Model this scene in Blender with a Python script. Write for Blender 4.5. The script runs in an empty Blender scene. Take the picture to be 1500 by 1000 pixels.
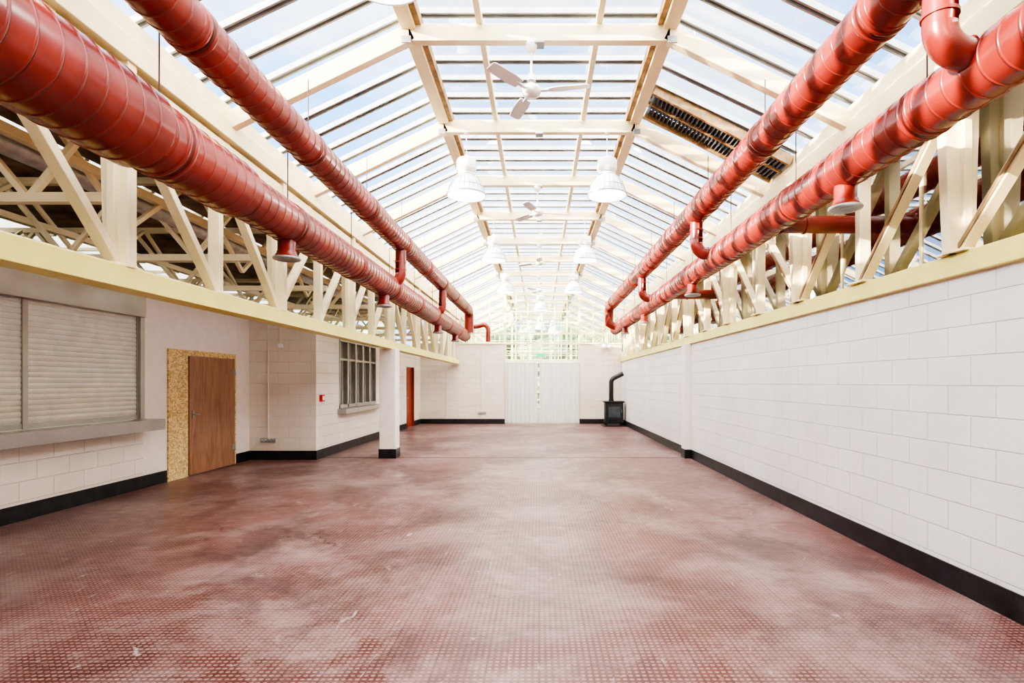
import bpy, math, random
from mathutils import Vector, Matrix
random.seed(4)
sc = bpy.context.scene
H = 1.6

# ---------------------------------------------------------------- materials
def newmat(name):
    m = bpy.data.materials.new(name); m.use_nodes = True
    nt = m.node_tree
    return m, nt, nt.nodes, nt.links, nt.nodes['Principled BSDF']

def simple(name, col, rough=0.5, metal=0.0, var=0.06, scale=6.0, bump=0.0, emis=None, estr=0.0, bscale=60):
    m, nt, N, L, P = newmat(name)
    tc = N.new('ShaderNodeTexCoord')
    nz = N.new('ShaderNodeTexNoise'); nz.inputs['Scale'].default_value = scale; nz.inputs['Detail'].default_value = 6
    L.new(tc.outputs['Object'], nz.inputs['Vector'])
    rp = N.new('ShaderNodeValToRGB')
    rp.color_ramp.elements[0].position = .3; rp.color_ramp.elements[1].position = .7
    rp.color_ramp.elements[0].color = [max(0, c*(1-var*2)) for c in col]+[1]
    rp.color_ramp.elements[1].color = [min(1, c*(1+var)) for c in col]+[1]
    L.new(nz.outputs['Fac'], rp.inputs['Fac']); L.new(rp.outputs['Color'], P.inputs['Base Color'])
    P.inputs['Roughness'].default_value = rough; P.inputs['Metallic'].default_value = metal
    if bump:
        n2 = N.new('ShaderNodeTexNoise'); n2.inputs['Scale'].default_value = bscale; n2.inputs['Detail'].default_value = 4
        L.new(tc.outputs['Object'], n2.inputs['Vector'])
        b = N.new('ShaderNodeBump'); b.inputs['Strength'].default_value = bump; b.inputs['Distance'].default_value = .01
        L.new(n2.outputs['Fac'], b.inputs['Height']); L.new(b.outputs['Normal'], P.inputs['Normal'])
    if emis:
        P.inputs['Emission Color'].default_value = list(emis)+[1]; P.inputs['Emission Strength'].default_value = estr
    return m

def blockwall(name, axis, col):
    m, nt, N, L, P = newmat(name)
    tc = N.new('ShaderNodeTexCoord'); sp = N.new('ShaderNodeSeparateXYZ'); cb = N.new('ShaderNodeCombineXYZ')
    L.new(tc.outputs['Object'], sp.inputs[0])
    L.new(sp.outputs[axis], cb.inputs[0]); L.new(sp.outputs['Z'], cb.inputs[1])
    br = N.new('ShaderNodeTexBrick')
    br.inputs['Scale'].default_value = 1; br.inputs['Brick Width'].default_value = .45; br.inputs['Row Height'].default_value = .225
    br.inputs['Mortar Size'].default_value = .005; br.inputs['Mortar Smooth'].default_value = .7
    br.inputs['Color1'].default_value = list(col)+[1]
    br.inputs['Color2'].default_value = [c*.965 for c in col]+[1]
    br.inputs['Mortar'].default_value = [c*.77 for c in col]+[1]
    L.new(cb.outputs[0], br.inputs['Vector'])
    nz = N.new('ShaderNodeTexNoise'); nz.inputs['Scale'].default_value = 1.2; nz.inputs['Detail'].default_value = 8
    L.new(tc.outputs['Object'], nz.inputs['Vector'])
    mx = N.new('ShaderNodeMix'); mx.data_type = 'RGBA'; mx.blend_type = 'MULTIPLY'
    rp = N.new('ShaderNodeValToRGB'); rp.color_ramp.elements[0].position = .3; rp.color_ramp.elements[1].position = .65
    rp.color_ramp.elements[0].color = (.89, .88, .87, 1); rp.color_ramp.elements[1].color = (1, 1, 1, 1)
    L.new(nz.outputs['Fac'], rp.inputs['Fac'])
    mx.inputs['Factor'].default_value = 1
    L.new(br.outputs['Color'], mx.inputs['A']); L.new(rp.outputs['Color'], mx.inputs['B'])
    L.new(mx.outputs['Result'], P.inputs['Base Color'])
    n2 = N.new('ShaderNodeTexNoise'); n2.inputs['Scale'].default_value = 45; n2.inputs['Detail'].default_value = 5
    L.new(tc.outputs['Object'], n2.inputs['Vector'])
    b0 = N.new('ShaderNodeBump'); b0.inputs['Strength'].default_value = .4; b0.inputs['Distance'].default_value = .01
    L.new(n2.outputs['Fac'], b0.inputs['Height'])
    b = N.new('ShaderNodeBump'); b.invert = True; b.inputs['Strength'].default_value = .9; b.inputs['Distance'].default_value = .006
    L.new(br.outputs['Fac'], b.inputs['Height']); L.new(b0.outputs['Normal'], b.inputs['Normal'])
    L.new(b.outputs['Normal'], P.inputs['Normal'])
    P.inputs['Roughness'].default_value = .42
    return m

def glassmat(name, tint=(1, 1, 1), base=.03, mult=1.0):
    m = bpy.data.materials.new(name); m.use_nodes = True
    nt = m.node_tree; N = nt.nodes; L = nt.links
    N.remove(N['Principled BSDF']); out = N['Material Output']
    t = N.new('ShaderNodeBsdfTransparent'); t.inputs['Color'].default_value = list(tint)+[1]
    g = N.new('ShaderNodeBsdfGlossy'); g.inputs['Roughness'].default_value = .02
    f = N.new('ShaderNodeFresnel'); f.inputs['IOR'].default_value = 1.45
    ma = N.new('ShaderNodeMath'); ma.operation = 'MULTIPLY_ADD'; ma.inputs[1].default_value = mult; ma.inputs[2].default_value = base
    ma.use_clamp = True
    mx = N.new('ShaderNodeMixShader')
    L.new(f.outputs[0], ma.inputs[0]); L.new(ma.outputs[0], mx.inputs[0])
    L.new(t.outputs[0], mx.inputs[1]); L.new(g.outputs[0], mx.inputs[2]); L.new(mx.outputs[0], out.inputs['Surface'])
    return m

def floormat():
    m, nt, N, L, P = newmat('studded_red_tile')
    tc = N.new('ShaderNodeTexCoord'); sp = N.new('ShaderNodeSeparateXYZ'); L.new(tc.outputs['Object'], sp.inputs[0])
    def M(op, a, b=None, c=None):
        n = N.new('ShaderNodeMath'); n.operation = op
        for i, v in enumerate((a, b, c)):
            if v is None: continue
            if isinstance(v, (int, float)): n.inputs[i].default_value = v
            else: L.new(v, n.inputs[i])
        return n.outputs[0]
    S = 27.0
    u = M('MULTIPLY', sp.outputs['X'], S); v = M('MULTIPLY', sp.outputs['Y'], S)
    fu = M('SUBTRACT', M('FRACT', u), .5); fv = M('SUBTRACT', M('FRACT', v), .5)
    d = M('SQRT', M('ADD', M('MULTIPLY', fu, fu), M('MULTIPLY', M('MULTIPLY', fv, fv), 1.6)))
    dot = N.new('ShaderNodeMapRange'); dot.inputs['From Min'].default_value = .38; dot.inputs['From Max'].default_value = .28
    dot.interpolation_type = 'SMOOTHSTEP'
    L.new(d, dot.inputs['Value'])
    gu = M('ABSOLUTE', M('SUBTRACT', M('FRACT', M('MULTIPLY', u, .125)), .5)); gv = M('ABSOLUTE', M('SUBTRACT', M('FRACT', M('MULTIPLY', v, .125)), .5))
    joint = M('GREATER_THAN', M('MAXIMUM', gu, gv), .49)
    def noise(sc_, det, rough=.6, dist=0.0, mscale=None):
        n = N.new('ShaderNodeTexNoise'); n.inputs['Scale'].default_value = sc_; n.inputs['Detail'].default_value = det
        n.inputs['Roughness'].default_value = rough; n.inputs['Distortion'].default_value = dist
        if mscale:
            mp = N.new('ShaderNodeMapping'); mp.inputs['Scale'].default_value = mscale; mp.inputs['Rotation'].default_value = (0, 0, .5)
            L.new(tc.outputs['Object'], mp.inputs[0]); L.new(mp.outputs[0], n.inputs['Vector'])
        else: L.new(tc.outputs['Object'], n.inputs['Vector'])
        return n.outputs['Fac']
    def ramp(f, p0, p1, c0, c1):
        r = N.new('ShaderNodeValToRGB'); r.color_ramp.elements[0].position = p0; r.color_ramp.elements[1].position = p1
        r.color_ramp.elements[0].color = list(c0)+[1]; r.color_ramp.elements[1].color = list(c1)+[1]; L.new(f, r.inputs['Fac']); return r.outputs['Color']
    def mix(f, a, b_, bt='MIX'):
        x = N.new('ShaderNodeMix'); x.data_type = 'RGBA'; x.blend_type = bt
        if isinstance(f, (int, float)): x.inputs['Factor'].default_value = f
        else: L.new(f, x.inputs['Factor'])
        for s_, v_ in (('A', a), ('B', b_)):
            if isinstance(v_, tuple): x.inputs[s_].default_value = list(v_)+[1]
            else: L.new(v_, x.inputs[s_])
        return x.outputs['Result']
    def rng(f, a, b_):
        r = N.new('ShaderNodeMapRange'); r.inputs['From Min'].default_value = a; r.inputs['From Max'].default_value = b_; L.new(f, r.inputs['Value']); return r.outputs[0]
    base = ramp(noise(.5, 9, .62, .6), .36, .66, (.068, .018, .014), (.150, .052, .044))
    n3 = noise(7, 6)
    fac = M('MULTIPLY', dot.outputs[0], M('MULTIPLY_ADD', n3, 1.1, .0))
    c = mix(fac, base, (.36, .225, .20))
    c = mix(M('MULTIPLY', rng(noise(.7, 12, .72, .3), .46, .64), .62), c, (.33, .235, .215))
    c = mix(M('MULTIPLY', rng(noise(4.5, 10, .75, .2), .54, .70), .35), c, (.38, .29, .27))
    c = mix(M('MULTIPLY', rng(noise(.62, 12, .74, .5), .50, .62), .70), c, (.050, .018, .015))
    c = mix(M('MULTIPLY', rng(noise(9, 5, .6, 1.0, (1, .35, 1)), .66, .72), .6), c, (.50, .42, .39))
    vo = N.new('ShaderNodeTexVoronoi'); vo.feature = 'DISTANCE_TO_EDGE'; vo.inputs['Scale'].default_value = .55
    mp2 = N.new('ShaderNodeMapping'); mp2.inputs['Scale'].default_value = (1, 1.7, 1)
    nn = N.new('ShaderNodeTexNoise'); nn.inputs['Scale'].default_value = 3; nn.inputs['Detail'].default_value = 6; L.new(tc.outputs['Object'], nn.inputs['Vector'])
    ad = N.new('ShaderNodeMix'); ad.data_type = 'RGBA'; ad.blend_type = 'ADD'; ad.inputs['Factor'].default_value = .8
    L.new(tc.outputs['Object'], ad.inputs['A']); L.new(nn.outputs['Color'], ad.inputs['B']); L.new(ad.outputs['Result'], mp2.inputs[0]); L.new(mp2.outputs[0], vo.inputs['Vector'])
    crack = M('MULTIPLY', rng(vo.outputs['Distance'], .010, .003), rng(noise(.45, 3), .53, .60))
    c = mix(M('MULTIPLY', crack, .8), c, (.04, .015, .012))
    c = mix(M('MULTIPLY', joint, .45), c, (.045, .015, .012))
    L.new(c, P.inputs['Base Color'])
    b = N.new('ShaderNodeBump'); b.inputs['Strength'].default_value = .5; b.inputs['Distance'].default_value = .005
    L.new(dot.outputs[0], b.inputs['Height']); L.new(b.outputs['Normal'], P.inputs['Normal'])
    L.new(M('MULTIPLY_ADD', n3, .3, .20), P.inputs['Roughness'])
    return m

def osbmat():
    m, nt, N, L, P = newmat('osb_board')
    tc = N.new('ShaderNodeTexCoord'); mp = N.new('ShaderNodeMapping'); mp.inputs['Scale'].default_value = (1, 26, 40)
    L.new(tc.outputs['Object'], mp.inputs[0])
    v = N.new('ShaderNodeTexVoronoi'); v.inputs['Scale'].default_value = 1.2
    L.new(mp.outputs[0], v.inputs['Vector'])
    rp = N.new('ShaderNodeValToRGB'); rp.color_ramp.elements[0].color = (.40, .26, .10, 1); rp.color_ramp.elements[1].color = (.78, .60, .30, 1)
    sp = N.new('ShaderNodeSeparateColor'); L.new(v.outputs['Color'], sp.inputs[0]); L.new(sp.outputs[0], rp.inputs['Fac'])
    L.new(rp.outputs['Color'], P.inputs['Base Color']); P.inputs['Roughness'].default_value = .7
    return m

def plymat():
    m, nt, N, L, P = newmat('plywood')
    tc = N.new('ShaderNodeTexCoord'); mp = N.new('ShaderNodeMapping'); mp.inputs['Scale'].default_value = (1, 5, .6)
    L.new(tc.outputs['Object'], mp.inputs[0])
    v = N.new('ShaderNodeTexNoise'); v.inputs['Scale'].default_value = 2; v.inputs['Detail'].default_value = 8; v.inputs['Distortion'].default_value = 1.5
    L.new(mp.outputs[0], v.inputs['Vector'])
    rp = N.new('ShaderNodeValToRGB'); rp.color_ramp.elements[0].color = (.22, .105, .06, 1); rp.color_ramp.elements[1].color = (.36, .20, .125, 1)
    rp.color_ramp.elements[0].position = .3; rp.color_ramp.elements[1].position = .7
    L.new(v.outputs['Fac'], rp.inputs['Fac']); L.new(rp.outputs['Color'], P.inputs['Base Color']); P.inputs['Roughness'].default_value = .3
    return m

M_WY = blockwall('painted_block_y', 'Y', (.73, .685, .665))
M_WYL = blockwall('painted_block_left', 'Y', (.75, .68, .60))
M_WX = blockwall('painted_block_x', 'X', (.75, .67, .585))
M_PLAIN = simple('painted_plaster', (.75, .67, .62), .5, bump=.1, var=.03)
M_BLACK = simple('black_skirting_paint', (.012, .012, .014), .38, var=.5, bump=.2)
M_CREAM = simple('cream_steel_paint', (.82, .72, .46), .4, var=.05, scale=3)
M_YEL = simple('pale_yellow_paint', (.76, .69, .20), .4, var=.04, scale=3)
M_TAN = simple('weathered_tan_timber', (.34, .22, .10), .6, var=.25, scale=9)
M_RED = simple('red_duct_paint', (.225, .029, .021), .26, var=.22, scale=2.5)
M_REDD = simple('red_duct_seam', (.05, .007, .005), .4, var=.1)
M_ALU = simple('grey_aluminium', (.34, .36, .38), .4, .4, var=.1)
M_ALUD = simple('dark_gasket', (.10, .11, .12), .5, var=.1)
M_STEEL = simple('stainless_steel', (.38, .365, .335), .28, .7, var=.06, scale=2)
M_SHUT = simple('shutter_slats', (.62, .60, .53), .28, .12, var=.05)
M_WHITE = simple('white_enamel', (.84, .84, .82), .3, var=.02)
M_LAMP = simple('prismatic_acrylic', (.70, .73, .73), .2, var=.03, emis=(1, .98, .94), estr=.12)
M_RIB = simple('prismatic_rib', (.30, .33, .35), .3, var=.03)
M_BULB = simple('lamp_glow', (1, 1, 1), .3, var=0, emis=(1, .97, .9), estr=6)
M_IRON = simple('black_cast_iron', (.008, .008, .009), .45, var=.3)
M_DOORRED = simple('red_brown_door', (.25, .035, .015), .4)
M_CEILD = simple('brown_soffit_board', (.27, .19, .125), .8, var=.35, scale=3, bump=.3)
M_GALV = simple('galvanised_pipe', (.55, .55, .55), .35, .5, var=.15)
M_BROWN = simple('brown_tarpaulin', (.17, .105, .06), .8, var=.4, scale=3, bump=.4, bscale=8)
M_ROOFG = simple('grey_flat_roof', (.20, .18, .15), .9, var=.2)
M_GREEN = simple('green_sign', (.02, .35, .15), .4, emis=(.05, .8, .35), estr=.4)
M_GROUND = simple('outdoor_ground', (.25, .27, .2), .9, var=.2, scale=.5)
M_BRICK = simple('neighbour_wall_render', (.27, .20, .14), .85, var=.4, scale=.9)
M_GLASS = glassmat('roof_glass', (.98, .99, 1), .0, .22)
M_GLASSG = glassmat('greenish_window_glass', (.88, .95, .92), .02, .5)
M_GLASSR = glassmat('clerestory_glass', (.80, .81, .79), .30, 1.6)
M_STOVEG = simple('stove_glass', (.05, .06, .07), .08, var=.1)
M_FLOOR = floormat(); M_OSB = osbmat(); M_PLY = plymat()
def translmat(name, col, f):
    m, nt, N, L, P = newmat(name)
    P.inputs['Base Color'].default_value = list(col)+[1]; P.inputs['Roughness'].default_value = .9
    w = N.new('ShaderNodeTexNoise'); w.inputs['Scale'].default_value = 200
    tc = N.new('ShaderNodeTexCoord'); L.new(tc.outputs['Object'], w.inputs['Vector'])
    b = N.new('ShaderNodeBump'); b.inputs['Strength'].default_value = .1; L.new(w.outputs['Fac'], b.inputs['Height']); L.new(b.outputs['Normal'], P.inputs['Normal'])
    t = N.new('ShaderNodeBsdfTranslucent'); t.inputs['Color'].default_value = list(col)+[1]
    mx = N.new('ShaderNodeMixShader'); mx.inputs[0].default_value = f
    L.new(P.outputs[0], mx.inputs[1]); L.new(t.outputs[0], mx.inputs[2]); L.new(mx.outputs[0], N['Material Output'].inputs['Surface'])
    return m
M_CURT = translmat('white_curtain_cloth', (.70, .69, .64), .25)
M_OPAL = translmat('opal_fill_light_sheet', (.65, .65, .63), .65)  # translucent sheet for the added light strips over the left void

# ---------------------------------------------------------------- mesh builder
class B:
    def __init__(s, name):
        s.name = name; s.v = []; s.f = []; s.mi = []; s.sm = []; s.mats = []
    def m(s, mat):
        if mat not in s.mats: s.mats.append(mat)
        return s.mats.index(mat)
    def add(s, vs, fs, mat, smooth=False):
        o = len(s.v); k = s.m(mat); s.v += [tuple(v) for v in vs]
        for f in fs:
            s.f.append([i+o for i in f]); s.mi.append(k); s.sm.append(smooth)
    def box(s, x0, x1, y0, y1, z0, z1, mat):
        vs = [(x, y, z) for z in (z0, z1) for y in (y0, y1) for x in (x0, x1)]
        s.add(vs, [(0, 2, 3, 1), (4, 5, 7, 6), (0, 1, 5, 4), (2, 6, 7, 3), (0, 4, 6, 2), (1, 3, 7, 5)], mat)
    def beam(s, p, q, w, h, mat, side=None):
        p = Vector(p); q = Vector(q); d = (q-p).normalized()
        if side is None:
            side = d.cross(Vector((0, 0, 1)))
            if side.length < .01: side = Vector((1, 0, 0))
        side = Vector(side); side = (side - d*side.dot(d)).normalized(); up = side.cross(d).normalized()
        vs = []
        for c in (p, q):
            for a, b in ((-1, -1), (1, -1), (1, 1), (-1, 1)): vs.append(c+side*a*w/2+up*b*h/2)
        s.add(vs, [(0, 1, 2, 3), (7, 6, 5, 4), (0, 4, 5, 1), (1, 5, 6, 2), (2, 6, 7, 3), (3, 7, 4, 0)], mat)
    def tube(s, path, radii, mat, seg=24, caps=True):
        path = [Vector(p) for p in path]; n = len(path)
        if isinstance(radii, (int, float)): radii = [radii]*n
        ts = []
        for i in range(n):
            a = path[max(0, i-1)]; b = path[min(n-1, i+1)]; d = b-a
            if d.length < 1e-7: d = Vector((0, 0, 1))
            ts.append(d.normalized())
        u = ts[0].cross(Vector((0, 0, 1)))
        if u.length < .1: u = ts[0].cross(Vector((1, 0, 0)))
        u.normalize(); vs = []
        for i in range(n):
            u = (u-ts[i]*u.dot(ts[i])).normalized(); w = ts[i].cross(u)
            for k in range(seg):
                a = 2*math.pi*k/seg; vs.append(path[i]+(u*math.cos(a)+w*math.sin(a))*radii[i])
        fs = []
        for i in range(n-1):
            for k in range(seg):
                k2 = (k+1) % seg; fs.append((i*seg+k, i*seg+k2, (i+1)*seg+k2, (i+1)*seg+k))
        s.add(vs, fs, mat, True)
        if caps:
            s.add(vs[:seg], [tuple(range(seg))][:], mat); s.add(vs[-seg:], [tuple(range(seg))[::-1]], mat)
    def lathe(s, c, prof, mat, seg=28):
        vs = []; n = len(prof)
        for r, z in prof:
            for k in range(seg):
                a = 2*math.pi*k/seg; vs.append((c[0]+r*math.cos(a), c[1]+r*math.sin(a), c[2]+z))
        fs = []
        for i in range(n-1):
            for k in range(seg):
                k2 = (k+1) % seg; fs.append((i*seg+k, i*seg+k2, (i+1)*seg+k2, (i+1)*seg+k))
        s.add(vs, fs, mat, True)
    def done(s, parent=None, bevel=0):
        me = bpy.data.meshes.new(s.name); me.from_pydata(s.v, [], s.f)
        for m in s.mats: me.materials.append(m)
        me.polygons.foreach_set('material_index', s.mi); me.polygons.foreach_set('use_smooth', s.sm); me.update()
        ob = bpy.data.objects.new(s.name, me); sc.collection.objects.link(ob)
        if bevel:
            md = ob.modifiers.new('bevel', 'BEVEL'); md.width = bevel; md.segments = 2; md.limit_method = 'ANGLE'; md.angle_limit = math.radians(50)
        if parent: ob.parent = parent
        return ob

def arc(c, a0, a1, r, ax, ay, n=8):
    c = Vector(c); ax = Vector(ax); ay = Vector(ay)
    return [c+ax*r*math.cos(a0+(a1-a0)*i/n)+ay*r*math.sin(a0+(a1-a0)*i/n) for i in range(n+1)]

Y0 = -4.6; YF = 21.2; YE = 31.5
WX = 3.2
KX, KZ, EZ = 1.31, 5.1, 4.18

# ---------------------------------------------------------------- floor / ground
b = B('floor'); b.box(-6.15, 3.4, Y0-.15, YE, -.1, 0, M_FLOOR); b.done()
b = B('ground'); b.box(-60, 60, -40, 90, -.3, -.12, M_GROUND); b.done()
b = B('trim_floor_joint'); b.box(-4.6, 3.05, 11.62, 11.65, 0, .004, M_REDD); b.done()

# ---------------------------------------------------------------- walls
b = B('wall_right'); b.box(WX, WX+.2, Y0, YF+.2, 0, 2.41, M_WY); b.done()
b = B('baseboard_right'); b.box(WX-.012, WX, Y0, YF, 0, .19, M_BLACK); b.done()
b = B('trim_right_ledge'); b.box(WX-.05, WX+.22, Y0, YF, 2.41, 2.575, M_YEL); b.done(bevel=.008)
b = B('wall_pilaster'); b.box(3.07, WX, 11.5, 11.8, 0, 2.41, M_PLAIN); b.box(3.06, WX, 11.49, 11.81, 0, .19, M_BLACK); b.done(bevel=.006)

b = B('wall_left')
b.box(-6.15, -6, Y0, -2.0, 0, 3.0, M_WYL)
b.box(-6.15, -6, -2.0, 8.27, 0, 1.0, M_WYL)
b.box(-6.15, -6, -2.0, 8.27, 2.93, 3.0, M_WYL)
b.box(-6.15, -6, 8.27, 11.3, 0, 3.0, M_PLAIN)
b.done()
b = B('baseboard_left'); b.box(-6, -5.985, Y0, 8.78, 0, .19, M_BLACK); b.box(-6, -5.985, 10.77, 11.3, 0, .19, M_BLACK); b.done()
b = B('wall_left_return'); b.box(-6.15, -4.62, 11.3, 11.45, 0, 2.9, M_WX); b.done()
b = B('baseboard_left_return'); b.box(-5.985, -4.605, 11.285, 11.3, 0, .19, M_BLACK); b.done()
b = B('wall_left_inner')
b.box(-4.77, -4.62, 11.45, 12.6, 0, 2.9, M_WYL); b.box(-4.77, -4.62, 12.6, 15.4, 0, .95, M_WYL); b.box(-4.77, -4.62, 12.6, 15.4, 2.65, 2.9, M_WYL)
b.box(-4.77, -4.62, 15.4, 19.0, 0, 2.9, M_WYL); b.box(-4.77, -4.62, 19.0, 20.1, 2.15, 2.9, M_WYL); b.box(-4.77, -4.62, 20.1, YF+.2, 0, 2.9, M_WYL)
b.done()
b = B('baseboard_left_inner'); b.box(-4.62, -4.605, 11.3, 19.0, 0, .19, M_BLACK); b.box(-4.62, -4.605, 20.1, YF, 0, .19, M_BLACK); b.done()
b = B('wall_far')
b.box(-4.62, -1.34, YF, YF+.2, 0, 3.08, M_WX); b.box(1.56, WX, YF, YF+.2, 0, 3.08, M_WX)
b.box(-4.62, -1.32, YF-.03, YF+.22, 3.08, 3.13, M_CREAM); b.box(1.54, WX, YF-.03, YF+.22, 3.08, 3.13, M_CREAM)
b.done()
b = B('baseboard_far'); b.box(-4.6, -1.34, YF-.015, YF, 0, .19, M_BLACK); b.box(1.56, WX-.012, YF-.015, YF, 0, .19, M_BLACK); b.done()
b = B('wall_back'); b.box(-6.15, 3.4, Y0-.15, Y0, 0, 4.2, M_WX); b.done()

# ---------------------------------------------------------------- left column
b = B('structural_column'); b.box(-3.37, -3.03, 11.5, 11.84, .19, 2.31, M_PLAIN); b.box(-3.385, -3.015, 11.485, 11.855, 0, .2, M_BLACK); b.done(bevel=.01)

# ---------------------------------------------------------------- trusses
YT = YF-.04; YB = Y0+.01
def truss(name, s, bottom):
    b = B(name)
    X = s*3.2
    if bottom:
        b.box(min(X-.1, X+.1), max(X-.1, X+.1), YB, YT, 2.31, 2.47, M_YEL)
        b.box(X-.02, X+.02, YB, YT, 2.47, 2.50, M_CREAM)
    zb = 2.47 if bottom else 2.575
    zt = 3.86
    b.box(X-.09, X+.09, YB, YT, zt, zt+.12, M_CREAM)
    b.box(X-.13 if s > 0 else X-.17, X+.17 if s > 0 else X+.13, YB, YT, 4.02, 4.2, M_CREAM)
    y = 1.65-1.25*4
    k = -4
    while y < YF-.3:
        wide = (k % 2 == 0)
        if wide:
            xi = X-s*.11
            vs = []
            for yy in (y-.045, y+.045):
                vs += [(xi, yy, zb), (X+s*.08, yy, zb), (X+s*.12, yy, 4.02), (xi-s*(.06 if s > 0 else 0), yy, 4.02)]
            b.add(vs, [(0, 1, 2, 3), (7, 6, 5, 4), (0, 4, 5, 1), (1, 5, 6, 2), (2, 6, 7, 3), (3, 7, 4, 0)], M_CREAM)
            b.box(X-.03, X+.03, y-.08, y+.08, zb, zt, M_CREAM)
        else:
            b.box(X-.055, X+.055, y-.04, y+.04, zb, 4.02, M_CREAM)
        j = (k) % 8
        dirs = []
        if j in (1, 2, 3, 4): dirs.append(-1.25)
        if j in (4, 5, 6, 7): dirs.append(1.25)
        for dy in dirs:
            if y+dy > YT or y+dy < YB+.1: continue
            b.beam((X, y, zb), (X, y+dy, zt), .09, .07, M_CREAM, side=(1, 0, 0))
            if s > 0: b.beam((X-s*.05, y, zb), (X-s*.05, y+dy, zt), .012, .035, M_TAN, side=(1, 0, 0))
        b.box(X-.09, X+.09, y-.14, y+.14, zb, zb+.02, M_CREAM)
        y += 1.25; k += 1
    return b.done(bevel=.005)
truss('steel_truss', -1, True)
truss('steel_truss', 1, False)

# clerestory glass on right
b = B('window_1')
b.box(3.345, 3.352, Y0, YF, 2.575, 4.02, M_GLASSR)
y = 1.03-5
while y < YF:
    b.box(3.335, 3.365, y-.015, y+.015, 2.575, 4.02, M_CREAM); y += 1.25
b.done()

# ---------------------------------------------------------------- roof
b = B('roof_frame')
yy = 5.5-10
frames = []
while yy <= YE+.01:
    frames.append(yy)
    b.beam((-KX, yy, KZ), (KX, yy, KZ), .09, .17, M_CREAM)
    for s in (-1, 1):
        b.beam((s*(KX-.03), yy, KZ+.01), (s*3.2, yy, EZ), .09, .17, M_CREAM)
        b.box(s*3.2-.06, s*3.2+.06, yy-.05, yy+.05, 3.98, 4.2, M_CREAM)
    b.box(-.05, .05, yy-.06, yy+.06, KZ-.11, KZ-.085, M_ALU)
    for s in (-1, 1): b.box(s*(KX+.02)-.05, s*(KX+.02)+.05, yy-.055, yy-.045, KZ-.11, KZ-.04, M_ALU)
    yy += 2
for s in (-1, 1):
    b.box(s*KX-.07, s*KX+.07, frames[0], YE, KZ+.03, KZ+.19, M_CREAM)
    b.box(s*(KX-.1)-.03, s*(KX-.1)+.03, frames[0], YE, KZ+.07, KZ+.17, M_TAN)
    b.box(s*.6-.03, s*.6+.03, frames[0], YE, KZ+.08, KZ+.17, M_CREAM)
    b.beam((s*3.18, frames[0], EZ+.1), (s*3.18, YE, EZ+.1), .12, .2, M_CREAM)
b.done(bevel=.004)

ZG = KZ+.22
b = B('roof_glazing_bars')
y = frames[0]
while y < YE:
    for dy, w, mt in ((-.03, .022, M_ALU), (.03, .022, M_ALU), (0, .03, M_ALUD)):
        hh = .055 if mt is M_ALU else .025
        b.beam((-KX, y+dy, ZG), (KX, y+dy, ZG), w, hh, mt)
        for s in (-1, 1):
            b.beam((s*KX, y+dy, ZG), (s*3.3, y+dy, EZ+.19), w, hh, mt)
    y += .4
for s in (-1, 1):
    b.box(s*3.3-.03, s*3.3+.03, frames[0], YE, EZ+.17, EZ+.23, M_ALU)
b.done()
b = B('ceiling')
y0, y1 = frames[0], YE
z1 = ZG+.01
b.add([(-KX, y0, z1), (KX, y0, z1), (KX, y1, z1), (-KX, y1, z1)], [(0, 1, 2, 3)], M_GLASS)
for s in (-1, 1):
    b.add([(s*KX, y0, z1), (s*3.35, y0, EZ+.2), (s*3.35, y1, EZ+.2), (s*KX, y1, z1)], [(0, 1, 2, 3)], M_GLASS)
b.done()

b = B('roof_louvre_vent')
P0 = Vector((1.42, 0, ZG-.12)); P1 = Vector((3.1, 0, EZ+.14)); D = (P1-P0)
b.beam(P0+Vector((0, 6.72, 0)), P1+Vector((0, 6.72, 0)), .04, .12, M_TAN)
b.beam(P0+Vector((0, 7.3, 0)), P1+Vector((0, 7.3, 0)), .04, .12, M_TAN)
b.beam(P0+Vector((0, 7.01, .09)), P1+Vector((0, 7.01, .09)), .56, .01, M_ALUD)
for t in range(34):
    p = P0+D*((t+.5)/34)
    b.beam(p+Vector((0, 6.74, 0)), p+Vector((0, 7.28, 0)), .012, .07, M_ALUD)
b.beam(P0+Vector((0, 7.0, -.03)), P1+Vector((0, 7.0, -.03)), .03, .03, M_TAN)
b.done()

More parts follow.
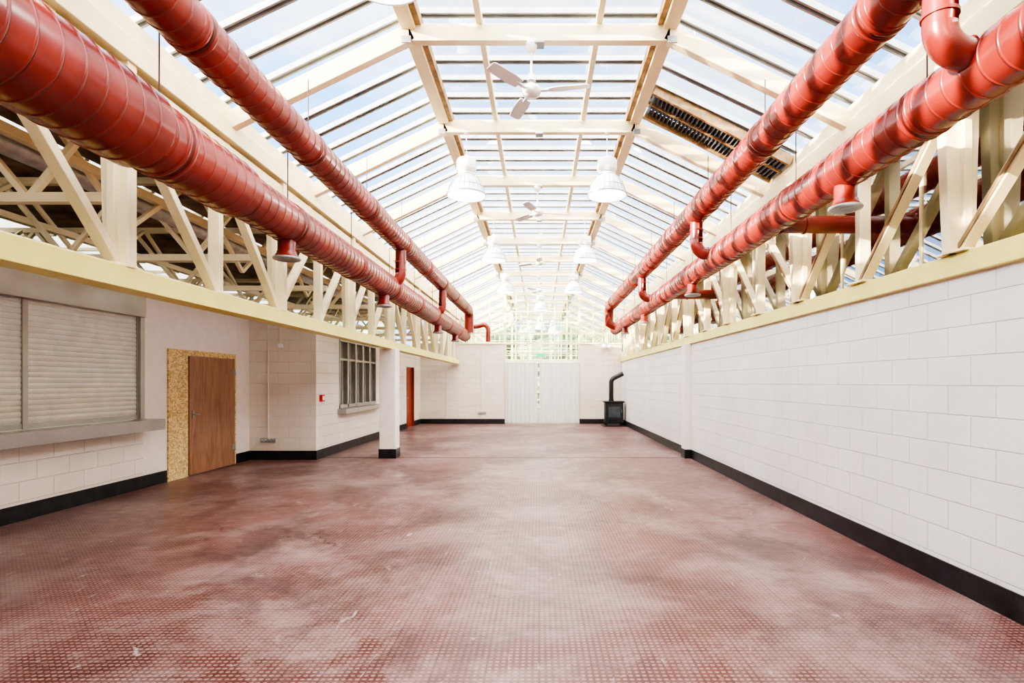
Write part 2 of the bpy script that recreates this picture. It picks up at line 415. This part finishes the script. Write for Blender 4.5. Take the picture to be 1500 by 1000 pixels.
# ---------------------------------------------------------------- ducts
def duct(name, x, z, ylist, vents, drops, x2, z2, yend, hang):
    b = B(name)
    for i, ((ya, ra), (yb, rb)) in enumerate(zip(ylist[:-1], ylist[1:])):
        b.tube([(x, ya, z), (x, yb, z)], ra, M_RED, 48)
        if rb != ra: b.tube([(x, yb-.02, z), (x, yb+.06, z)], [ra, rb], M_RED, 48, False)
        y = ya+.08
        while y < yb-.03:
            b.tube([(x, y-.008, z), (x, y-.004, z), (x, y+.004, z), (x, y+.008, z)], [ra-.001, ra+.005, ra+.005, ra-.001], M_RED, 48, False)
            b.tube([(x, y+.007, z), (x, y+.012, z)], ra+.0008, M_REDD, 48, False)
            y += .13
    y = ylist[0][0]+.9
    while y < yend:
        r = [rr for (q, rr) in ylist if q <= y][-1]
        for q in (y-.035, y+.035):
            b.tube([(x, q-.012, z), (x, q-.008, z), (x, q+.008, z), (x, q+.012, z)], [r, r+.011, r+.011, r], M_RED, 48, False)
        b.tube([(x, y-.006, z), (x, y+.006, z)], r+.006, M_REDD, 48, False)
        b.tube([(x, y, z+r), (x, y, hang)], .005, M_REDD, 6)
        y += 1.8
    for y in vents:
        r = [rr for (q, rr) in ylist if q <= y][-1]
        b.lathe((x, y, z-r), [(.085, .08), (.085, -.09), (.092, -.095), (.092, -.11), (.12, -.15), (.125, -.155), (.12, -.165), (.10, -.165), (.10, -.15)], M_RED)
        b.lathe((x, y, z-r), [(.126, -.15), (.13, -.16), (.122, -.172), (.10, -.170), (.08, -.16), (.07, -.165), (.045, -.15), (.04, -.16), (.001, -.155)], M_ALU)
    for y in drops:
        rr = .085
        d = 1 if x2 > x else -1
        R = .15
        if d > 0:
            pts = [Vector((x, y, z)), Vector((x, y, z2+R))]+arc((x+R, y, z2+R), math.pi, math.pi*1.5, R, (1, 0, 0), (0, 0, 1))+[Vector((x2, y, z2))]
        else:
            pts = [Vector((x, y, z)), Vector((x, y, z2+R))]+[Vector((x-R+R*math.cos(-t*math.pi/16), y, z2+R+R*math.sin(-t*math.pi/16))) for t in range(9)]+[Vector((x2, y, z2))]
        b.tube(pts, rr, M_RED, 24)
        zz = z2+R+.05
        for q in (zz, zz+.12):
            b.tube([(x, y, q), (x, y, q+.02)], rr+.008, M_RED, 24)
        b.tube([(x+d*R, y, z2), (x+d*(R+.02), y, z2)], rr+.008, M_RED, 24)
    return b
YS = Y0+.02
b = duct('red_ventilation_duct', -2.25, H+2.28, [(YS, .155), (17.3, .155)], [], [8.87, 12.7], -2.45, H+1.62, 17.3, 4.55)
b.tube(arc((-2.25, 17.3, H+2.28-.22), math.pi/2, 0, .22, (0, 1, 0), (0, 0, 1))+[Vector((-2.25, 17.52, H+1.6))], .14, M_RED, 28)
b.done()
b = duct('red_ventilation_duct', -2.45, H+1.55, [(YS, .255), (3.3, .222), (4.4, .19), (18.0, .19)], [1.6, 5.3, 8.6, 13.2, 15.9], [], 0, 0, 18.0, 4.35)
b.done()
b = duct('red_ventilation_duct', 2.2, H+2.38, [(YS, .16), (17.0, .16)], [], [3.0, 7.65, 11.7], 2.5, H+1.80, 17.0, 4.55)
b.tube(arc((2.2, 17.0, H+2.38-.22), math.pi/2, 0, .22, (0, 1, 0), (0, 0, 1))+[Vector((2.2, 17.22, H+1.85)), Vector((2.4, 17.22, H+1.75))], .14, M_RED, 28)
b.done()
b = duct('red_ventilation_duct', 2.5, H+1.75, [(YS, .168), (18.0, .168)], [1.2, 4.46, 8.9, 13.0, 15.9], [], 0, 0, 18.0, 4.35)
for y in (5.75, 10.3):
    b.tube([(2.55, y, H+1.66), (3.33, y, H+1.66)], .09, M_RED, 24)
    b.tube([(2.78, y, H+1.66), (2.80, y, H+1.66)], .10, M_RED, 24)
b.done()
b = B('red_vent_pipe')
b.tube([Vector((-2.6, YF-.05, 3.75)), Vector((-2.3, YF-.35, 3.75))]+arc((-2.15, YF-.35, 3.6), math.pi/2, 0, .2, (1, 0, 0), (0, 0, 1))+[Vector((-1.95, YF-.35, 3.15))], .09, M_RED, 20); b.done()

# ---------------------------------------------------------------- pendant lamps
def lamp(x, y, zb, top=KZ-.05, power=10):
    b = B('pendant_lamp')
    c = (x, y, zb)
    b.lathe(c, [(.262, 0), (.268, .012), (.262, .03), (.25, .05), (.235, .11), (.205, .18), (.165, .235), (.12, .27), (.085, .285)], M_LAMP, 40)
    b.lathe(c, [(.262, 0), (.25, .005), (.24, .05), (.22, .11), (.19, .18), (.15, .23), (.08, .27), (.001, .275)], M_LAMP, 40)
    for k in range(24):
        a = 2*math.pi*k/24
        pr = [(.264, .03), (.252, .05), (.237, .11), (.207, .18), (.167, .235), (.122, .27)]
        pts = [(x+r*math.cos(a), y+r*math.sin(a), zb+z) for r, z in pr]
        b.tube(pts, .004, M_RIB, 5)
    b.lathe(c, [(.236, .108), (.241, .113), (.234, .118)], M_RIB, 40)
    b.lathe(c, [(.085, .27), (.12, .285), (.12, .30), (.08, .31), (.08, .33), (.125, .345), (.135, .37), (.135, .47), (.12, .50), (.06, .52), (.03, .53), (.02, .56), (.0, .56)], M_WHITE, 32)
    b.lathe(c, [(.081, .305), (.084, .32), (.081, .335)], M_RIB, 32)
    b.lathe(c, [(.268, -.004), (.274, .006), (.268, .02)], M_ALU, 40)
    b.lathe(c, [(.0, .06), (.04, .07), (.055, .11), (.045, .16), (.03, .2), (.02, .27)], M_BULB, 16)
    b.tube([(x, y, zb+.55), (x, y, top)], .006, M_WHITE, 6)
    b.lathe((x, y, top), [(.0, -.05), (.04, -.04), (.05, 0)], M_WHITE, 16)
    ob = b.done()
    ld = bpy.data.lights.new('lamp_light', 'POINT'); ld.energy = power; ld.color = (1, .95, .88); ld.shadow_soft_size = .15
    lo = bpy.data.objects.new('bulb_light', ld); sc.collection.objects.link(lo); lo.location = (x, y, zb-.04); lo.parent = ob
for (x, y) in [(-1.0, 7.5), (.93, 7.5), (-.96, 11.5), (.96, 11.5), (-.97, 15.5), (.97, 15.5), (1.05, -.5), (-1.05, -.5)]:
    lamp(x, y, H+2.56)
lamp(-1.0, 3.5, H+2.60)
lamp(.05, 18.9, H+2.5); lamp(-.45, 26, H+2.4); lamp(.65, 26, H+2.4); lamp(.05, 23.5, H+2.3)

# ---------------------------------------------------------------- ceiling fans
def fan(x, y, z, rot):
    b = B('ceiling_fan')
    b.lathe((x, y, z), [(.0, -.06), (.05, -.055), (.085, -.035), (.10, 0), (.10, .02), (.07, .05), (.03, .07), (.02, .1), (.0, .1)], M_WHITE, 24)
    b.tube([(x, y, z+.08), (x, y, KZ-.07)], .011, M_WHITE, 10)
    b.lathe((x, y, z+.1), [(.0, .08), (.03, .07), (.045, 0)], M_WHITE, 16)
    b.lathe((x, y, KZ-.16), [(.02, -.02), (.05, .0), (.06, .07)], M_WHITE, 16)
    for k in range(3):
        a = math.radians(rot+120*k); d = Vector((math.cos(a), math.sin(a), 0)); n = Vector((-math.sin(a), math.cos(a), 0))
        c = Vector((x, y, z))
        b.beam(c+d*.08, c+d*.22, .035, .012, M_WHITE)
        vs = []
        for t, w in ((.18, .055), (.3, .07), (.56, .06), (.585, .045)):
            tw = .012
            for zz in (-.003, .003):
                vs += [c+d*t-n*w+Vector((0, 0, -tw+zz)), c+d*t+n*w+Vector((0, 0, tw+zz))]
        fs = []
        for i in range(3):
            o = i*4
            fs += [(o, o+1, o+5, o+4), (o+2, o+6, o+7, o+3), (o, o+4, o+6, o+2), (o+1, o+3, o+7, o+5)]
        fs += [(0, 2, 3, 1), (12, 13, 15, 14)]
        b.add(vs, fs, M_WHITE)
    b.done()
fan(-.08, 5.5, H+2.93, 350); fan(-.03, 9.5, H+2.95, 10); fan(0, 13.5, H+2.95, 30); fan(0, 17.5, H+2.95, 350)

# ---------------------------------------------------------------- left wall: shutter window
b = B('window_2')
def slats(b, ya, yb, za, zb, x):
    n = int((zb-za)/.065); vs = []; fs = []
    rows = []
    for i in range(n):
        z = za+(zb-za)*i/n; h = (zb-za)/n
        for t, dx in ((0, 0), (.08, .006), (.5, .011), (.92, .006), (1, 0)):
            rows.append((z+h*t*.999, dx))
    for z, dx in rows: vs += [(x+dx, ya, z), (x+dx, yb, z)]
    for i in range(len(rows)-1): fs.append((2*i, 2*i+1, 2*i+3, 2*i+2))
    b.add(vs, fs, M_SHUT)
mull = [-2.0, 0.9, 3.65, 6.4, 8.22]
for a, c in zip(mull[:-1], mull[1:]):
    slats(b, a, c, 1.06, 2.6, -6.05)
for a in mull:
    b.box(-6.1, -6.02, a-.035, a+.035, 1.05, 2.62, M_STEEL)
b.box(-6.12, -5.93, -2.0, 8.24, 2.58, 2.93, M_STEEL)
b.box(-6.1, -5.985, 8.2, 8.29, 1.05, 2.93, M_STEEL)
b.box(-6.1, -6.03, -2, 8.2, 1.05, 1.12, M_STEEL)
b.done(bevel=.004)
b = B('steel_service_counter'); b.box(-5.995, -5.72, -2.0, 8.3, 1.01, 1.05, M_STEEL); b.box(-5.72, -5.68, -2.0, 8.3, .89, 1.05, M_STEEL)
b.box(-6.03, -5.995, -1.98, 8.2, 1.003, 1.049, M_STEEL)
for y in (0, 2.5, 5): b.beam((-5.98, y, .75), (-5.74, y, .98), .03, .03, M_STEEL)
b.done()

b = B('door_1')
b.box(-5.999, -5.975, 8.8, 9.29, 0, 2.15, M_OSB); b.box(-5.999, -5.975, 9.29, 10.76, 2.06, 2.15, M_OSB); b.box(-5.999, -5.975, 10.69, 10.76, 0, 2.06, M_OSB)
b.box(-5.999, -5.955, 9.30, 10.68, .015, 2.05, M_PLY)
b.box(-5.955, -5.94, 9.36, 9.40, .98, 1.12, M_STEEL); b.tube([(-5.94, 9.38, 1.05), (-5.90, 9.38, 1.05), (-5.90, 9.48, 1.05)], .01, M_STEEL, 8)
for z in (.3, 1.75): b.box(-5.955, -5.948, 10.58, 10.69, z, z+.1, M_STEEL)
b.done()

b = B('window_3')
ya, yb = 12.6, 15.4
b.box(-4.74, -4.70, ya, yb, 1.0, 2.65, M_STEEL)
n = 5
for i in range(n+1):
    y = ya+(yb-ya)*i/n
    b.box(-4.70, -4.60, max(ya, y-.045), min(yb, y+.045), 1.0, 2.65, M_STEEL)
b.box(-4.70, -4.60, ya, yb, 2.56, 2.65, M_STEEL); b.box(-4.70, -4.61, ya, yb, 2.12, 2.17, M_STEEL)
b.box(-4.70, -4.60, ya, yb, 1.0, 1.08, M_STEEL)
for i in range(n):
    y = ya+(yb-ya)*(i+.5)/n
    b.box(-4.70, -4.65, y-.015, y+.015, 1.05, 2.1, M_ALU)
b.done(bevel=.004)
b = B('steel_window_sill'); b.box(-4.69, -4.42, ya-.1, yb+.1, .88, .99, M_STEEL); b.done(bevel=.006)
b = B('door_2'); b.box(-4.72, -4.68, 19.02, 20.08, .01, 2.14, M_DOORRED); b.box(-4.70, -4.60, 19.0, 19.06, 0, 2.15, M_DOORRED); b.box(-4.70, -4.60, 20.04, 20.1, 0, 2.15, M_DOORRED)
b.tube([(-4.68, 19.2, 1.05), (-4.62, 19.2, 1.05), (-4.62, 19.32, 1.05)], .012, M_STEEL, 8); b.done()

def socket(x, y, z, n=2):
    b = B('electrical_socket')
    for i in range(n):
        xx = x+i*.16
        b.box(xx-.073, xx+.073, y-.04, y, z-.043, z+.043, M_ALU)
        for d in (-.035, .035):
            b.box(xx+d-.016, xx+d-.008, y-.043, y-.039, z-.015, z, M_IRON); b.box(xx+d+.008, xx+d+.016, y-.043, y-.039, z-.015, z, M_IRON)
            b.box(xx+d-.008, xx+d+.008, y-.044, y-.039, z+.015, z+.03, M_WHITE)
    b.done(bevel=.004)
socket(-5.68, 11.298, .40, 2); socket(-2.3, YF-.002, .42, 2)
b = B('wall_conduit'); b.tube([(-5.60, 11.28, .44), (-5.60, 11.28, 2.8)], .014, M_PLAIN, 8)
for z in (.9, 1.5, 2.1): b.box(-5.63, -5.57, 11.275, 11.3, z, z+.02, M_PLAIN)
b.box(-5.38, -5.30, 11.25, 11.3, 2.32, 2.40, M_WHITE); b.tube([(-5.34, 11.28, 2.4), (-5.34, 11.28, 2.8)], .012, M_PLAIN, 8); b.done()
b = B('wall_conduit'); b.tube([(-2.25, YF-.015, .46), (-2.25, YF-.015, 3.0)], .012, M_PLAIN, 8); b.tube([(-3.6, YF-.015, .2), (-3.6, YF-.015, 3.0)], .01, M_PLAIN, 8); b.done()
M_FIRE = simple('fire_red_plastic', (.6, .02, .02), .35)
b = B('fire_alarm_call_point'); b.box(-4.62, -4.56, 11.47, 11.62, 1.20, 1.34, M_FIRE); b.box(-4.56, -4.555, 11.50, 11.59, 1.23, 1.31, M_WHITE); b.done(bevel=.005)
b = B('wall_floodlight'); b.tube([(2.55, YF-.0, 2.98), (2.55, YF-.12, 2.98)], .02, M_WHITE, 8)
b.lathe((2.5, YF-.16, 2.98), [(.0, -.1), (.07, -.08), (.1, 0), (.07, .08), (.0, .1)], M_WHITE, 16); b.lathe((2.7, YF-.16, 2.98), [(.0, -.08), (.05, -.06), (.08, 0), (.05, .06), (.0, .08)], M_WHITE, 16); b.box(2.48, 2.72, YF-.1, YF, 2.95, 3.0, M_WHITE); b.done()
b = B('exit_sign'); b.box(-.1, .25, YF-.05, YF-.01, 2.6, 2.72, M_GREEN); b.box(-.11, .26, YF-.04, YF, 2.585, 2.6, M_WHITE); b.done()

# ---------------------------------------------------------------- far glazed gable
def gable(name, yg, zlow, mat, full=False):
    b = B(name)
    def ztop(x):
        ax = abs(x)
        return KZ-.08 if ax < KX else KZ-.08+(EZ-KZ)*(ax-KX)/(3.2-KX)
    xs = [-3.1, -2.55, -1.95, -1.34, -.9, -.45, .1, .6, 1.08, 1.56, 2.1, 2.65, 3.1]
    for x in xs:
        z0 = zlow if (full or not (-1.4 < x < 1.6)) else 2.4
        w = .055 if abs(x+1.34) < .01 or abs(x-1.56) < .01 else .025
        b.box(x-w, x+w, yg-w, yg+w, z0, ztop(x), M_CREAM)
    z = zlow
    while z < 5:
        xm = 3.1 if z < EZ else KX+(3.2-KX)*(KZ-.08-z)/(KZ-EZ)
        if z < KZ-.1: b.box(-xm, xm, yg-.024, yg+.024, z-.022, z+.022, M_CREAM)
        z += .42
    if not full:
        b.box(-1.34, 1.56, yg-.05, yg+.05, 2.38, 2.46, M_CREAM); b.box(-1.34, 1.56, yg-.02, yg+.02, 2.72, 2.76, M_CREAM)
        b.box(-1.38, -1.3, yg-.05, yg+.05, 0, 2.4, M_CREAM); b.box(1.52, 1.6, yg-.05, yg+.05, 0, 2.4, M_CREAM)
    pts = [(-3.1, zlow if full else 3.1), (3.1, zlow if full else 3.1), (3.1, ztop(3.1)), (KX, KZ-.08), (-KX, KZ-.08), (-3.1, ztop(3.1))]
    b.add([(x, yg+.005, z) for x, z in pts], [tuple(range(6))], mat)
    if not full: b.add([(-1.34, yg+.005, 2.4), (1.56, yg+.005, 2.4), (1.56, yg+.005, 3.1), (-1.34, yg+.005, 3.1)], [(0, 1, 2, 3)], mat)
    b.done()
gable('window_4', YF+.1, 3.1, M_GLASSG)
gable('window_5', YE-.3, .2, M_GLASSG, True)
gable('window_6', 26.9, 2.3, M_GLASSG, True)
b = B('window_7')
for s in (-1, 1):
    b.box(s*3.2-.003, s*3.2+.003, YF+.3, YE-.4, .6, 4.1, M_GLASSG)
    y = YF+.4
    while y < YE-.3: b.box(s*3.2-.03, s*3.2+.03, y-.02, y+.02, .6, 4.15, M_CREAM); y += .8
    z = .9
    while z < 4.1: b.box(s*3.2-.02, s*3.2+.02, YF+.3, YE-.4, z-.02, z+.02, M_CREAM); z += .6
    b.box(s*3.2-.08, s*3.2+.08, YF+.3, YE-.3, 0, .6, M_PLAIN)
b.done()
M_LEAF = simple('garden_foliage', (.17, .22, .12), .8, var=.5, scale=3)
b = B('garden_hedge')
for i in range(110):
    x = -16+32*random.random(); y = YE+3+5*random.random(); r = .8+1.0*random.random(); zc = r*.8+random.random()*4.2
    b.lathe((x, y, zc), [(.0, -r), (r*.5, -r*.8), (r*.9, -r*.3), (r, .1*r), (r*.8, r*.55), (r*.4, r*.9), (0, r)], M_LEAF, 12)
for i in range(12):
    x = -15+2.7*i; b.tube([(x, YE+5, -.12), (x+.2, YE+5, 2), (x, YE+5, 4.5)], [.2, .14, .08], M_TAN, 8)
b.done()

def curtain(x0, x1, ph):
    b = B('white_curtain'); vs = []; fs = []; n = 90; mrow = 12
    for j in range(mrow+1):
        z = .04+(2.36-.04)*j/mrow
        for i in range(n+1):
            t = i/n; x = x0+(x1-x0)*t
            a = .04*(1-.3*j/mrow)
            y = YF-.07+a*math.sin(t*46+ph+.4*math.sin(z*2))+.02*math.sin(t*21+z*1.3)
            vs.append((x, y, z))
    for j in range(mrow):
        for i in range(n):
            o = j*(n+1)+i; fs.append((o, o+1, o+n+2, o+n+1))
    b.add(vs, fs, M_CURT, True)
    b.tube([(x0, YF-.07, 2.38), (x1, YF-.07, 2.38)], .015, M_WHITE, 8)
    b.done()
curtain(-1.32, -.06, 0); curtain(.0, 1.54, 1.3)

# ---------------------------------------------------------------- stove
b = B('wood_burning_stove')
sx, sy = 2.76, 20.3
b.box(sx-.33, sx+.33, sy-.22, sy+.25, .16, .86, M_IRON)
b.box(sx-.37, sx+.37, sy-.26, sy+.28, .86, .91, M_IRON)
b.box(sx-.35, sx+.35, sy-.24, sy+.26, .11, .16, M_IRON)
for dx in (-.29, .29):
    for dy in (-.18, .2): b.box(sx+dx-.03, sx+dx+.03, sy+dy-.03, sy+dy+.03, .012, .12, M_IRON)
b.box(sx-.29, sx+.29, sy-.245, sy-.22, .22, .80, M_IRON)
b.box(sx-.22, sx+.22, sy-.252, sy-.243, .32, .72, M_STOVEG)
b.tube([(sx+.26, sy-.25, .5), (sx+.26, sy-.29, .5), (sx+.26, sy-.29, .62)], .012, M_STEEL, 8)
b.box(sx-.45, sx+.40, sy-.55, sy+.4, 0, .012, M_IRON)
b.tube([Vector((sx-.08, sy+.05, .9)), Vector((sx-.08, sy+.05, 1.55))]+arc((sx+.1, sy+.05, 1.6), math.pi, math.pi*.5+.5, .18, (1, 0, 0), (0, 0, 1))+[Vector((sx+.36, sy+.05, 1.93))], .085, M_IRON, 20)
b.tube([(sx-.08, sy+.05, .9), (sx-.08, sy+.05, .96)], .10, M_IRON, 20)
b.done(bevel=.006)

# ---------------------------------------------------------------- left service void
b = B('ceiling_aisle')
xs = [-14, -9.4, -8.6, -5.8, -5.3, -3.36]
for i in range(5):
    if i % 2 == 0: b.box(xs[i], xs[i+1], Y0, 23, 4.22, 4.32, M_CEILD)
    else:
        b.box(xs[i], xs[i+1], Y0, 23, 4.26, 4.27, M_OPAL)  # opal strips added to let diffuse daylight brighten the dark void
        y = Y0
        while y < 23: b.box(xs[i], xs[i+1], y-.03, y+.03, 4.2, 4.3, M_CREAM); y += 1.1
b.done()
b = B('wall_aisle_outer'); b.box(-14.1, -14, Y0, 23, 2.2, 4.22, M_CEILD); b.done()
b = B('ceiling_kitchen'); b.box(-14, -6.16, Y0, 23, 2.2, 2.3, M_CEILD); b.done()
b = B('lattice_roof_truss')
for y in [0.2, 2.4, 4.6, 6.8, 9.0, 11.2, 13.4, 15.6, 17.8, 20.0]:
    za, zb = 3.15, 4.1
    b.box(-13.5, -3.5, y-.04, y+.04, za-.04, za+.04, M_CREAM); b.box(-13.5, -3.5, y-.04, y+.04, zb-.04, zb+.04, M_CREAM)
    x = -3.5; k = 0
    while x > -13:
        b.beam((x, y, za if k % 2 else zb), (x-.8, y, zb if k % 2 else za), .05, .05, M_CREAM, side=(0, 1, 0)); x -= .8; k += 1
for x in (-4.3, -6.5, -8.5):
    b.box(x-.04, x+.04, Y0, 23, 3.6, 3.68, M_CREAM)
    y = .2; k = 0
    while y < 20:
        b.beam((x, y, 3.2 if k % 2 else 4.1), (x, y+1.1, 4.1 if k % 2 else 3.2), .045, .045, M_CREAM, side=(1, 0, 0)); y += 1.1; k += 1
b.done()
b = B('galvanised_service_pipe')
b.tube([(-4.5, Y0, H+2.02), (-4.5, 22, H+2.02)], .09, M_GALV, 20); b.tube([(-4.75, Y0, H+2.08), (-4.75, 22, H+2.08)], .06, M_GALV, 16)
b.tube([(-4.9, Y0, H+2.3), (-4.9, 22, H+2.3)], .05, M_RED, 12)
b.done()

# ---------------------------------------------------------------- outside right
b = B('neighbouring_roof'); b.box(3.42, 9, Y0, 24, 2.3, 2.4, M_ROOFG); b.box(9, 9.3, Y0, 24, 0, 6.0, M_BRICK)
b.done()
b = B('rolled_tarpaulin')
vs = []; fs = []; n = 150; sg = 16
for i in range(n+1):
    y = Y0+.5+i*24/n
    for k in range(sg):
        a = 2*math.pi*k/sg
        r = .2+.05*math.sin(y*2.1+a)+.04*math.sin(y*5.3-2*a)+.03*random.random()
        vs.append((4.4+.1*math.sin(y*.8)+r*1.2*math.cos(a), y, 3.12+.08*math.sin(y*1.3)+r*math.sin(a)))
for i in range(n):
    for k in range(sg):
        k2 = (k+1) % sg; fs.append((i*sg+k, i*sg+k2, (i+1)*sg+k2, (i+1)*sg+k))
b.add(vs, fs, M_BROWN, True)
b.box(4.25, 4.55, Y0+.5, 19.5, 2.4, 2.95, M_BRICK)
b.done()

# ---------------------------------------------------------------- world / sun
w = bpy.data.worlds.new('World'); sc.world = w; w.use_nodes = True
N = w.node_tree.nodes; L = w.node_tree.links; bg = N['Background']
tc = N.new('ShaderNodeTexCoord')
nz = N.new('ShaderNodeTexNoise'); nz.inputs['Scale'].default_value = 2.2; nz.inputs['Detail'].default_value = 6; nz.inputs['Roughness'].default_value = .55
mp = N.new('ShaderNodeMapping'); mp.inputs['Scale'].default_value = (1, 1, 2.2)
L.new(tc.outputs['Generated'], mp.inputs[0]); L.new(mp.outputs[0], nz.inputs['Vector'])
rp = N.new('ShaderNodeValToRGB'); rp.color_ramp.elements[0].position = .40; rp.color_ramp.elements[1].position = .66
rp.color_ramp.elements[0].color = (.26, .55, 1.0, 1); rp.color_ramp.elements[1].color = (.90, .95, 1.0, 1)
L.new(nz.outputs['Fac'], rp.inputs['Fac'])
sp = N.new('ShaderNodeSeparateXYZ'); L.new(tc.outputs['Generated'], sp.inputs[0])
# sky: clearer blue ahead; unseen part overhead and behind boosted warm-white to light interior
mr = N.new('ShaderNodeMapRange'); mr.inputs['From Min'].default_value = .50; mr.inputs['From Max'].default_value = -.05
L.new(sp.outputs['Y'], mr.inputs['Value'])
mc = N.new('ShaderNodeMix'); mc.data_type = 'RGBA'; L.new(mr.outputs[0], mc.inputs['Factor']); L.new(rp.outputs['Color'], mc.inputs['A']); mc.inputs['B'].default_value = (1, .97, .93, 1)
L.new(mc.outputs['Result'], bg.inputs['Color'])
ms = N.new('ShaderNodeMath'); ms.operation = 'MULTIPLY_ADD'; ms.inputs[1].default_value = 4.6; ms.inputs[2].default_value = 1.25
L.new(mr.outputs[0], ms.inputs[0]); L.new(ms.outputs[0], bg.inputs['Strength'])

sd = bpy.data.lights.new('sun', 'SUN'); sd.energy = 12; sd.angle = .01; sd.color = (1, .84, .64)
so = bpy.data.objects.new('sun', sd); sc.collection.objects.link(so)
e = math.radians(13); a = math.radians(24)
dirv = Vector((math.cos(e)*math.cos(a), math.cos(e)*math.sin(a), -math.sin(e)))
so.rotation_euler = dirv.to_track_quat('-Z', 'Y').to_euler(); so.location = (-20, -5, 15)

# ---------------------------------------------------------------- camera
cd = bpy.data.cameras.new('camera'); co = bpy.data.objects.new('camera', cd); sc.collection.objects.link(co)
cd.sensor_width = 36; cd.lens = 800/1500*36; cd.shift_x = -40/1500; cd.shift_y = 60/1500
co.location = (0, 0, H); co.rotation_euler = (math.radians(90), 0, 0); cd.clip_end = 300
sc.camera = co
sc.view_settings.view_transform = 'AgX'
sc.view_settings.look = 'AgX - High Contrast'
sc.view_settings.exposure = 1.18
